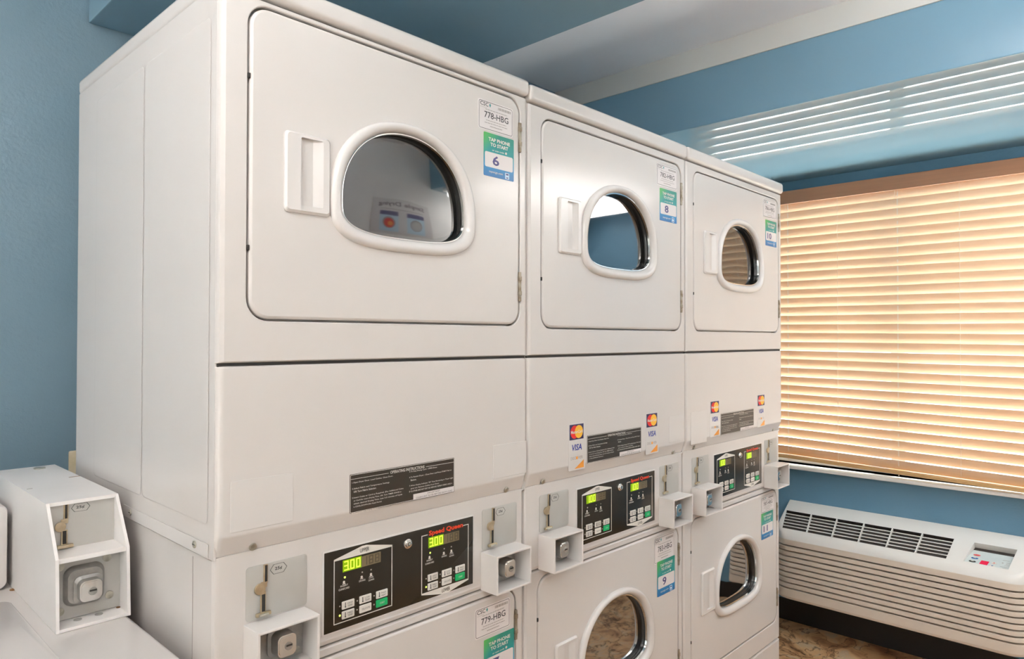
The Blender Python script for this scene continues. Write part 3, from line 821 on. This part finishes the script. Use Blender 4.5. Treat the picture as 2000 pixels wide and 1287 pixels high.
dryer(0, 'white stacked dryer nearest the blue wall, sticker number 6 on its upper door', 1.9975, 1.9605, 1.9475,
      (0.002, (.531, .634, 1.862, 1.9235), '778-HBG', (.547, .637, 1.768, 1.858), '6'),
      ((.535, .638, .8165, .878), '779-HBG', (.560, .650, .718, .809), '7'), '3.00', (), ((.021, .1235, 1.139, 1.216), (.577, .679, 1.139, 1.209)))
dryer(1, 'white stacked dryer in the middle of the row, sticker number 8 on its upper door', 1.993, 1.953, 1.9285,
      (-.003, (.525, .634, 1.855, 1.9155), '782-HBG', (.541, .631, 1.759, 1.849), '8'),
      ((.527, .633, .812, .8835), '783-HBG', (.542, .634, .7195, .816), '9'), '1.00', (.146, .474), ((.590, .666, 1.140, 1.214),))
dryer(2, 'white stacked dryer nearest the window blind, sticker number 10 on its upper door', 1.993, 1.953, 1.9285,
      (-.003, (.525, .634, 1.855, 1.917), '786-HBG', (.545, .637, 1.757, 1.847), '10'),
      ((.527, .633, .828, .8835), '787-HBG', (.527, .622, .737, .827), '11'), '1.00', (.148, .480), ((.027, .123, 1.120, 1.216),))

# ---------------------------------------------------------------- top load washer with its coin meter
P = thing('top_load_washer', 'white top load washer with a coin meter, at the left of the dryers', 'washing machine', (-.36, .40, 0))
O = (.36, -.40, 0)
b = MB(); b.box(-.70, -.022, .06, .74, .02, .95, enamel, .010, 3); b.build('cabinet', P, O)
b = MB()
o0 = rrect(-.60, -.154, .085, .514, .020); o1 = rrect(-.598, -.156, .087, .512, .019)
b.loft([[(p[0], p[1], .9492) for p in o0], [(p[0], p[1], .9535) for p in o0], [(p[0], p[1], .9550) for p in o1]], enamel, cap1=True)
lid = b.build('lid', P, O)
# console: rounded front panel
b = MB()
o0 = rrect(-.70, -.1415, .953, 1.112, .014); o1 = rrect(-.698, -.1435, .955, 1.110, .013)
b.loft([Yp(o0, .74), Yp(o0, .596), Yp(o1, .592), Yp(rrect(-.692, -.1495, .961, 1.104, .010), .590)], enamel, cap0=True, cap1=True)
cs = b.build('console', P, O)
b = MB(); b.loft([Yp(rrect(-.66, -.165, .985, 1.085, .01), .5905), Yp(rrect(-.66, -.165, .985, 1.085, .01), .5892)], blackl, cap1=True); b.build('console_panel', cs, O)
# coin meter case
xl, xr, zb = -.133, -.0215, .9505
b = MB(); t = .005
prof = [(.29, zb), (.298, 1.068), (.36, 1.150), (.78, 1.150), (.78, zb)]
for xa in (xl, xr - t):
    b.loft([[(xa, y, z) for y, z in prof], [(xa + t, y, z) for y, z in prof]], castw, cap0=True, cap1=True)
b.box(xl + t, xr - t, .360, .78, 1.144, 1.150, castw)             # top
b.box(xl + t, xr - t, .30, .372, 1.060, 1.068, castw, .0008)       # middle shelf
b.box(xl + t, xr - t, .29, .34, zb, .956, castw, .0006)            # floor of the lower pocket
b.box(xl + t, xr - t, .336, .342, .953, 1.062, castw)              # back of the lower pocket
mt = b.build('coin_meter', P, O, 30)
b = MB(); b.box(xr - .020, xr - .0005, .5900, .5912, 1.1497, 1.1506, rust); b.box(xl + .006, xl + .015, .5200, .5212, 1.1497, 1.1505, pgrey)
for sx, sy in ((-.0573, .78),):
    b.cyl((-.058, .745, 1.1500), .011, .002, (0, 0, 1), screwm, 20, bev=.0008)
b.build('lid_seam', mt, O)
b = MB(); b.box(xl + t, xr - t, .364, .367, 1.066, 1.1465, steel); pl = b.build('coin_plate', mt, O)
b = MB(); Y = .364; sx = -.1045
b.box(sx - .002, sx + .0055, Y - .003, Y, 1.118, 1.1455, brass, .001); b.box(sx - .006, sx + .0055, Y - .003, Y, 1.111, 1.119, brass, .0015)
b.cyl((sx - .0065, Y, 1.1065), .0085, .004, (0, -1, 0), brass, 28, bev=.001)
b.box(sx - .0055, sx + .0045, Y - .003, Y, 1.074, 1.1005, brass, .001); b.box(sx - .0120, sx + .0130, Y - .008, Y, 1.0695, 1.0755, brass, .0018)
b.box(sx + .0000, sx + .0036, Y - .0034, Y, 1.120, 1.1435, darkgap); b.box(sx - .0033, sx + .0023, Y - .0034, Y, 1.0765, 1.099, darkgap)
b.build('coin_slot', mt, O)
b = MB(); hx, hz = -.080, 1.1352; Yh = Y - .0003
H = lambda k: [(hx - .0147 * k, hz), (hx - .0097 * k, hz + .0070 * k), (hx + .0097 * k, hz + .0070 * k), (hx + .0147 * k, hz), (hx + .0097 * k, hz - .0070 * k), (hx - .0097 * k, hz - .0070 * k)]
b.fill([Yp(H(1), Yh), Yp(H(.93), Yh)], pblack); b.text('25\u00a2', pblack, FR(Yh), (hx - .0070, hx + .0060, hz - .0028, hz + .0030), bold=.02)
b.build('price_mark', mt, O)
b = MB(); b.box(xl + t, xr - t, .331, .335, .957, 1.0595, steel)
for sx2, sz2 in ((-.0475, 1.047), (-.0435, .9815), (-.1185, 1.047), (-.1185, .972)): b.cyl((sx2, .331, sz2), .0068, .0022, (0, -1, 0), screwm, 18, bev=.0007)
b.build('lock_plate', mt, O)
b = MB()
cx, cz = -.083, 1.0105
b.loft([Yp(rrect(cx - .031, cx + .031, cz - .034, cz + .034, .016), .331), Yp(rrect(cx - .030, cx + .030, cz - .033, cz + .033, .015), .326), Yp(rrect(cx - .026, cx + .026, cz - .028, cz + .028, .013), .321)], caststeel, cap1=True)
lock_block(b, cx + .004, cz - .006, .323, .304, .036, .037)
b.build('lock', mt, O)
b = MB()
for hx2 in (-.095, -.063): b.cyl((hx2, .318, .956), .0062, .0009, (0, 0, 1), caststeel, 18)
b.cyl((-.134, .583, .9505), .006, .0012, (0, 0, 1), rust, 9); b.cyl((-.030, .327, .9560), .0035, .0009, (0, 0, 1), rust, 7)
b.build('bolt_hole', mt, O)

# outlet on the back wall beside the dryers
P = thing('wall_outlet', 'cream outlet plate on the blue wall behind the nearest dryer', 'wall outlet', (.09, YB, 1.11))
b = MB(); b.loft([Yp(rrect(-.035, .035, -.033, .038, .004), 0), Yp(rrect(-.035, .035, -.033, .038, .004), -.004), Yp(rrect(-.032, .032, -.030, .035, .003), -.006)], cream, cap1=True); b.build('cover_plate', P)
b = MB(); b.loft([Yp(rrect(-.016, .016, -.025, .028, .006), -.006), Yp(rrect(-.016, .016, -.025, .028, .006), -.0075)], cream, cap1=True); b.build('receptacle', P)

# ---------------------------------------------------------------- wall air conditioner under the window
P = thing('wall_air_conditioner', 'off-white through-wall air conditioner below the window blind', 'air conditioner', (XW, -.10, .182))
O = (-XW, .10, -.182)
AY0, AY1 = -.612, .398
def plan(dx, ins=0.0, r=.075, n=7):
    """outline from the wall, round the two front corners; (dx, y)"""
    y0, y1 = AY0 + ins, AY1 - ins; r = min(r, dx * .9); out = [(.002, y1)]
    for k in range(n + 1):
        a = math.radians(90 * k / n); out.append((dx - r + r * math.sin(a), y1 - r + r * math.cos(a)))
    for k in range(n + 1):
        a = math.radians(90 * k / n); out.append((dx - r + r * math.cos(a), y0 + r - r * math.sin(a)))
    out.append((.002, y0)); return out
ZT, SL = .615, .62
tz = lambda d: ZT - SL * d
def ring(dx, z, ins=0.0): return [(XW - d, y, z) for d, y in plan(dx, ins)]
def slope_ring(dx, ins, dz=0.0): return [(XW - d, y, tz(d) + dz) for d, y in plan(dx, ins)]
n_ = Vector((-SL, 0, 1)).normalized(); dv = Vector((-1, 0, -SL)).normalized()
KL = math.sqrt(1 + SL * SL)
def S(d, y, h=0.0): return tuple(Vector((XW - d, y, tz(d))) + n_ * h)
b = MB()
G = (.068, .170, .386, -.337)       # grille hole: dx range, y range (skewed a little)
CP = (.068, .166, -.392, -.556)
gl = [S(G[0], .386), S(G[1], .366), S(G[1], -.326), S(G[0], -.336)]
cl = [S(CP[0], -.410), S(CP[1], -.388), S(CP[1], -.541), S(CP[0], -.558)]
b.fill([slope_ring(.190, .004), gl, cl], acwhite)
b.loft([slope_ring(.190, .004), slope_ring(.197, .001, -.0015), [(x, y, min(z, tz(.197) + .0) if False else z - .006) for x, y, z in slope_ring(.203, 0)],
        [(x, y, min(z - .012, .478)) for x, y, z in slope_ring(.208, 0)], [(x, y, .468) for x, y, z in ring(.210, .468)]], acwhite)
def well(loop, h, m, mb):
    lo = [tuple(Vector(p) - n_ * h) for p in loop]; b.loft([loop, lo], m, cap1=False); b.fill([lo], mb)
well(gl, .022, acdark, acdark)
b.build('top_cover', P, O, 40, True)
# outlet grille bars
b = MB(); nslat, npan = 5, 6
def bar(d0, y0, d1, y1, w, h0, h1, m):
    p0, p1 = Vector(S(d0, y0)), Vector(S(d1, y1)); ax = (p1 - p0).normalized(); sd = ax.cross(n_).normalized() * w / 2
    rA = [tuple(p0 + sd + n_ * h0), tuple(p0 - sd + n_ * h0), tuple(p0 - sd + n_ * h1), tuple(p0 + sd + n_ * h1)]
    rB = [tuple(p1 + sd + n_ * h0), tuple(p1 - sd + n_ * h0), tuple(p1 - sd + n_ * h1), tuple(p1 + sd + n_ * h1)]
    b.loft([rA, rB], m, cap0=True, cap1=True)
for k in range(1, nslat + 1):
    f = k / (nslat + 1); d = G[0] + (G[1] - G[0]) * f
    bar(d, .386 - .02 * f, d, -.336 + .01 * f, .0042, -.0045, -.0010, acwhite)
for k in range(1, npan):
    f = k / npan; bar(G[0], .386 + (-.336 - .386) * f, G[1], .366 + (-.326 - .366) * f, .0055, -.010, .0012, acwhite)
b.build('outlet_grille', P, O)
# control pocket: dark slit at the back, membrane sloping up to the front
b = MB()
lo = [tuple(Vector(p) - n_ * h) for p, h in zip(cl, (.030, .007, .007, .030))]
b.loft([cl, lo], acwhite); b.fill([lo], acmemb)
mid = [Vector(lo[0]).lerp(Vector(lo[1]), .0), Vector(lo[3]).lerp(Vector(lo[2]), .0), Vector(lo[3]).lerp(Vector(lo[2]), .16), Vector(lo[0]).lerp(Vector(lo[1]), .16)]
b.poly([tuple(p + n_ * .0006) for p in mid], acdark)
cpn = b.build('control_pocket', P, O)
mA, mB, mC, mD = [Vector(p) for p in lo]   # back-left, front-left, front-right, back-right
fn = ((mB - mA).cross(mD - mA)).normalized()
if fn.z < 0: fn = -fn
def MP(u, v, h=.0008): return mA.lerp(mD, u).lerp(mB.lerp(mC, u), v) + fn * h
ex = (mC - mB).normalized(); ey = (mA - mB).normalized()
def oval(b, u, v, rx, ry, h, m, n=20, ii=0):
    c = MP(u, v, 0)
    R = lambda k, hh: [tuple(c + ex * rx * k * math.cos(2 * math.pi * q / n) + ey * ry * k * math.sin(2 * math.pi * q / n) + fn * hh) for q in range(n)]
    b.loft([R(1, .0), R(1, h), R(.8, h * 1.6)], m, cap1=True)
for v, mm, nm in ((.44, bred, 'red'), (.64, bblue, 'blue'), (.85, bblk, 'black')):
    b = MB(); oval(b, .16, v, .0125, .0055, .0012, mm); oval(b, .16, v, .0055, .0022, .0022, pwhite if nm != 'red' else bred)
    b.build('mode_button', cpn, O)['label'] = nm + ' oval button'
b = MB(); b.loft([[tuple(MP(u, v, .0003)) for u, v in ((.33, .70), (.51, .70), (.51, .92), (.33, .92))], [tuple(MP(u, v, .0014)) for u, v in ((.335, .705), (.505, .705), (.505, .915), (.335, .915))]], adisp, cap1=True)
b.build('temperature_display', cpn, O)['label'] = 'small red temperature display'
for up, v, mm in ((True, .73, bred), (False, .91, bblue)):
    b = MB(); oval(b, .625, v, .0088, .0070, .0010, pwhite)
    s = 1 if up else -1
    c = MP(.625, v, .0019)
    b.poly([tuple(c + ey * .0042 * s), tuple(c - ey * .003 * s - ex * .0048), tuple(c - ey * .003 * s + ex * .0048)], mm); b.build('arrow_button', cpn, O)
b = MB()
for u, v, w_ in ((.76, .47, .022), (.86, .60, .014), (.87, .68, .012), (.86, .76, .014), (.78, .86, .026), (.84, .94, .016)):
    c = MP(u, v, .0004); b.loft([[tuple(c + ex * q[0] + ey * q[1] + fn * h) for q in ((0, 0), (w_, 0), (w_, .0016), (0, .0016))] for h in (0, .0004)], pgrey, cap1=True)
for u, v in ((.79, .62), (.81, .95)): oval(b, u, v, .0030, .0026, .0004, pgrey, 10)
b.build('panel_print', cpn, O)
# front grille: nine grooves running round the end
b = MB(); rings = []
zz = .468; dxf = .210; gz = [.4385 - k * .02525 for k in range(9)]
segs = [(dxf, .468, 0)]
for z in gz:
    segs += [(dxf + .001, z + .0045, 0), (dxf - .001, z + .0033, 1), (dxf - .018, z + .0020, 1), (dxf - .018, z - .0034, 1), (dxf - .001, z - .0034, 1), (dxf + .0005, z - .0044, 0)]
segs += [(dxf + .001, .196, 0), (dxf - .001, .186, 0), (dxf - .008, .182, 0)]
for a, c in zip(segs, segs[1:]):
    mm = acdark if (a[2] and c[2] and a[0] < dxf - .01 and c[0] < dxf - .01) else acfront
    b.loft([ring(a[0], a[1], (dxf - a[0])), ring(c[0], c[1], (dxf - c[0]))], mm, closed=False)
b.fill([ring(.202, .182, .008)], acfront)
b.build('front_grille', P, O, 40)

# ---------------------------------------------------------------- wooden blind
BX = XW - .040; BY0, BY1 = -1.06, .94
P = thing('window_blind', 'wooden horizontal slat blind hanging over the window', 'window blind', (BX, -.25, .80))
O = (-BX, .25, -.80)
b = MB(); b.box(XW - .078, XW - .066, BY0 - .02, BY1 + .02, 2.108, 2.174, railm, .003); b.box(XW - .066, XW - .001, BY0 - .015, BY1 + .015, 2.128, 2.170, railm, .002)
b.build('valance', P, O)
b = MB(); NS = 29; pitch = .0436; th = math.radians(61); sw = .0495
def sag(y, f): return (min(y, .388) - .388) * .0275 * f
for k in range(NS):
    zc = 2.093 - k * pitch; f = (k / (NS - 1)) ** 2
    jit = random.uniform(-.8, .8) * .0008; ja = random.uniform(-1, 1) * math.radians(1.6)
    rings = []
    for y in (BY0, -.9, -.6, -.36, -.1, .14, .39, BY1):
        prof = []
        for s in (-1, -.5, 0, .5, 1): prof.append((s * sw / 2, .0022 * (1 - s * s) + .0011))
        for s in (1, .5, 0, -.5, -1): prof.append((s * sw / 2, .0022 * (1 - s * s) - .0011))
        wob = .0007 * math.sin(y * 4 + k * 1.7)
        a = th + ja
        # local axis: +s runs to the room edge, which is the upper edge
        rings.append([(BX - (p * math.cos(a) + q * math.sin(a)), y, zc + jit + wob + sag(y, f) + p * math.sin(a) - q * math.cos(a)) for p, q in prof])
    b.loft(rings, slatm, cap0=True, cap1=True)
b.build('slat_panel', P, O, 50)
b = MB()
zc = 2.093 - NS * pitch + .010
b.loft([[(BX - .026 + dx, y, zc + sag(y, 1) + dz) for dx, dz in ((0, -.005), (.052, -.005), (.052, .009), (0, .009))] for y in (BY0, -.6, -.1, .39, BY1)], railm2, cap0=True, cap1=True)
b.build('bottom_rail', P, O)
for y, wide in ((.384, 1), (-.117, 1), (-.62, 1)):
    b = MB()
    for dy in ((-.006, .006)):
        b.box(BX - .0275, BX - .0260, y + dy - .0008, y + dy + .0008, 2.075, 2.112, cord)
    for k in range(NS + 1):
        zt = 2.093 - k * pitch; f = (k / NS) ** 2; sg = sag(y, f)
        x_in = BX - .5 * sw * math.cos(th) - .0016; zi = zt + .5 * sw * math.sin(th) + sg
        nxt = zi - pitch
        # the tape dips between the slat edges
        b.loft([[(x_in, y - .0040, zi), (x_in, y + .0016, zi), (x_in + .0006, y + .0016, zi), (x_in + .0006, y - .0040, zi)],
                [(x_in + .011, y - .0012, zi * .35 + nxt * .65), (x_in + .011, y + .0044, zi * .35 + nxt * .65), (x_in + .0116, y + .0044, zi * .35 + nxt * .65), (x_in + .0116, y - .0012, zi * .35 + nxt * .65)]], cord, cap0=True, cap1=True)
    b.build('ladder_tape', P, O)
for y in (.142, -.361, -.86):
    b = MB(); b.cyl((BX - .018, y, .83 + sag(y, 1)), .0008, 1.28 - sag(y, 1), (0, 0, 1), cord, 8); b.build('lift_cord', P, O)

# ---------------------------------------------------------------- poster on the opposite wall (seen mirrored in the nearest door glass)
P = thing('wall_poster', 'white poster of two washing machines on the wall facing the dryers', 'poster', (1.70, YF, 1.99))
BK = Matrix(((-1, 0, 0, 0), (0, 0, 1, 0), (0, 1, 0, 0), (0, 0, 0, 1)))     # plane facing +y
def BKy(y): m = BK.copy(); m[1][3] = y; return m
b = MB(); b.box(-.215, .215, 0, .004, -.13, .125, paper, .001); b.build('sheet', P)
b = MB(); b.text('Simple Drying', pblack, BKy(.0045), (-.17, .17, .062, .103), bold=.015); b.box(-.15, .15, .004, .0045, .044, .048, pgrey); b.build('lettering', P)
for cx, red in ((-.09, True), (.09, False)):
    b = MB()
    b.box(cx - .062, cx + .062, .004, .0046, -.115, .02, plblue); b.box(cx - .062, cx + .062, .004, .005, .0, .03, pindigo)
    b.cyl((cx, .0042, -.052), .042, .0012, (0, 1, 0), pgrey, 28); b.cyl((cx, .0050, -.055), .033, .0012, (0, 1, 0), pmcred if red else steel, 28)
    if red: b.cyl((cx + .008, .006, -.060), .016, .0008, (0, 1, 0), porange, 20)
    b.build('picture', P)
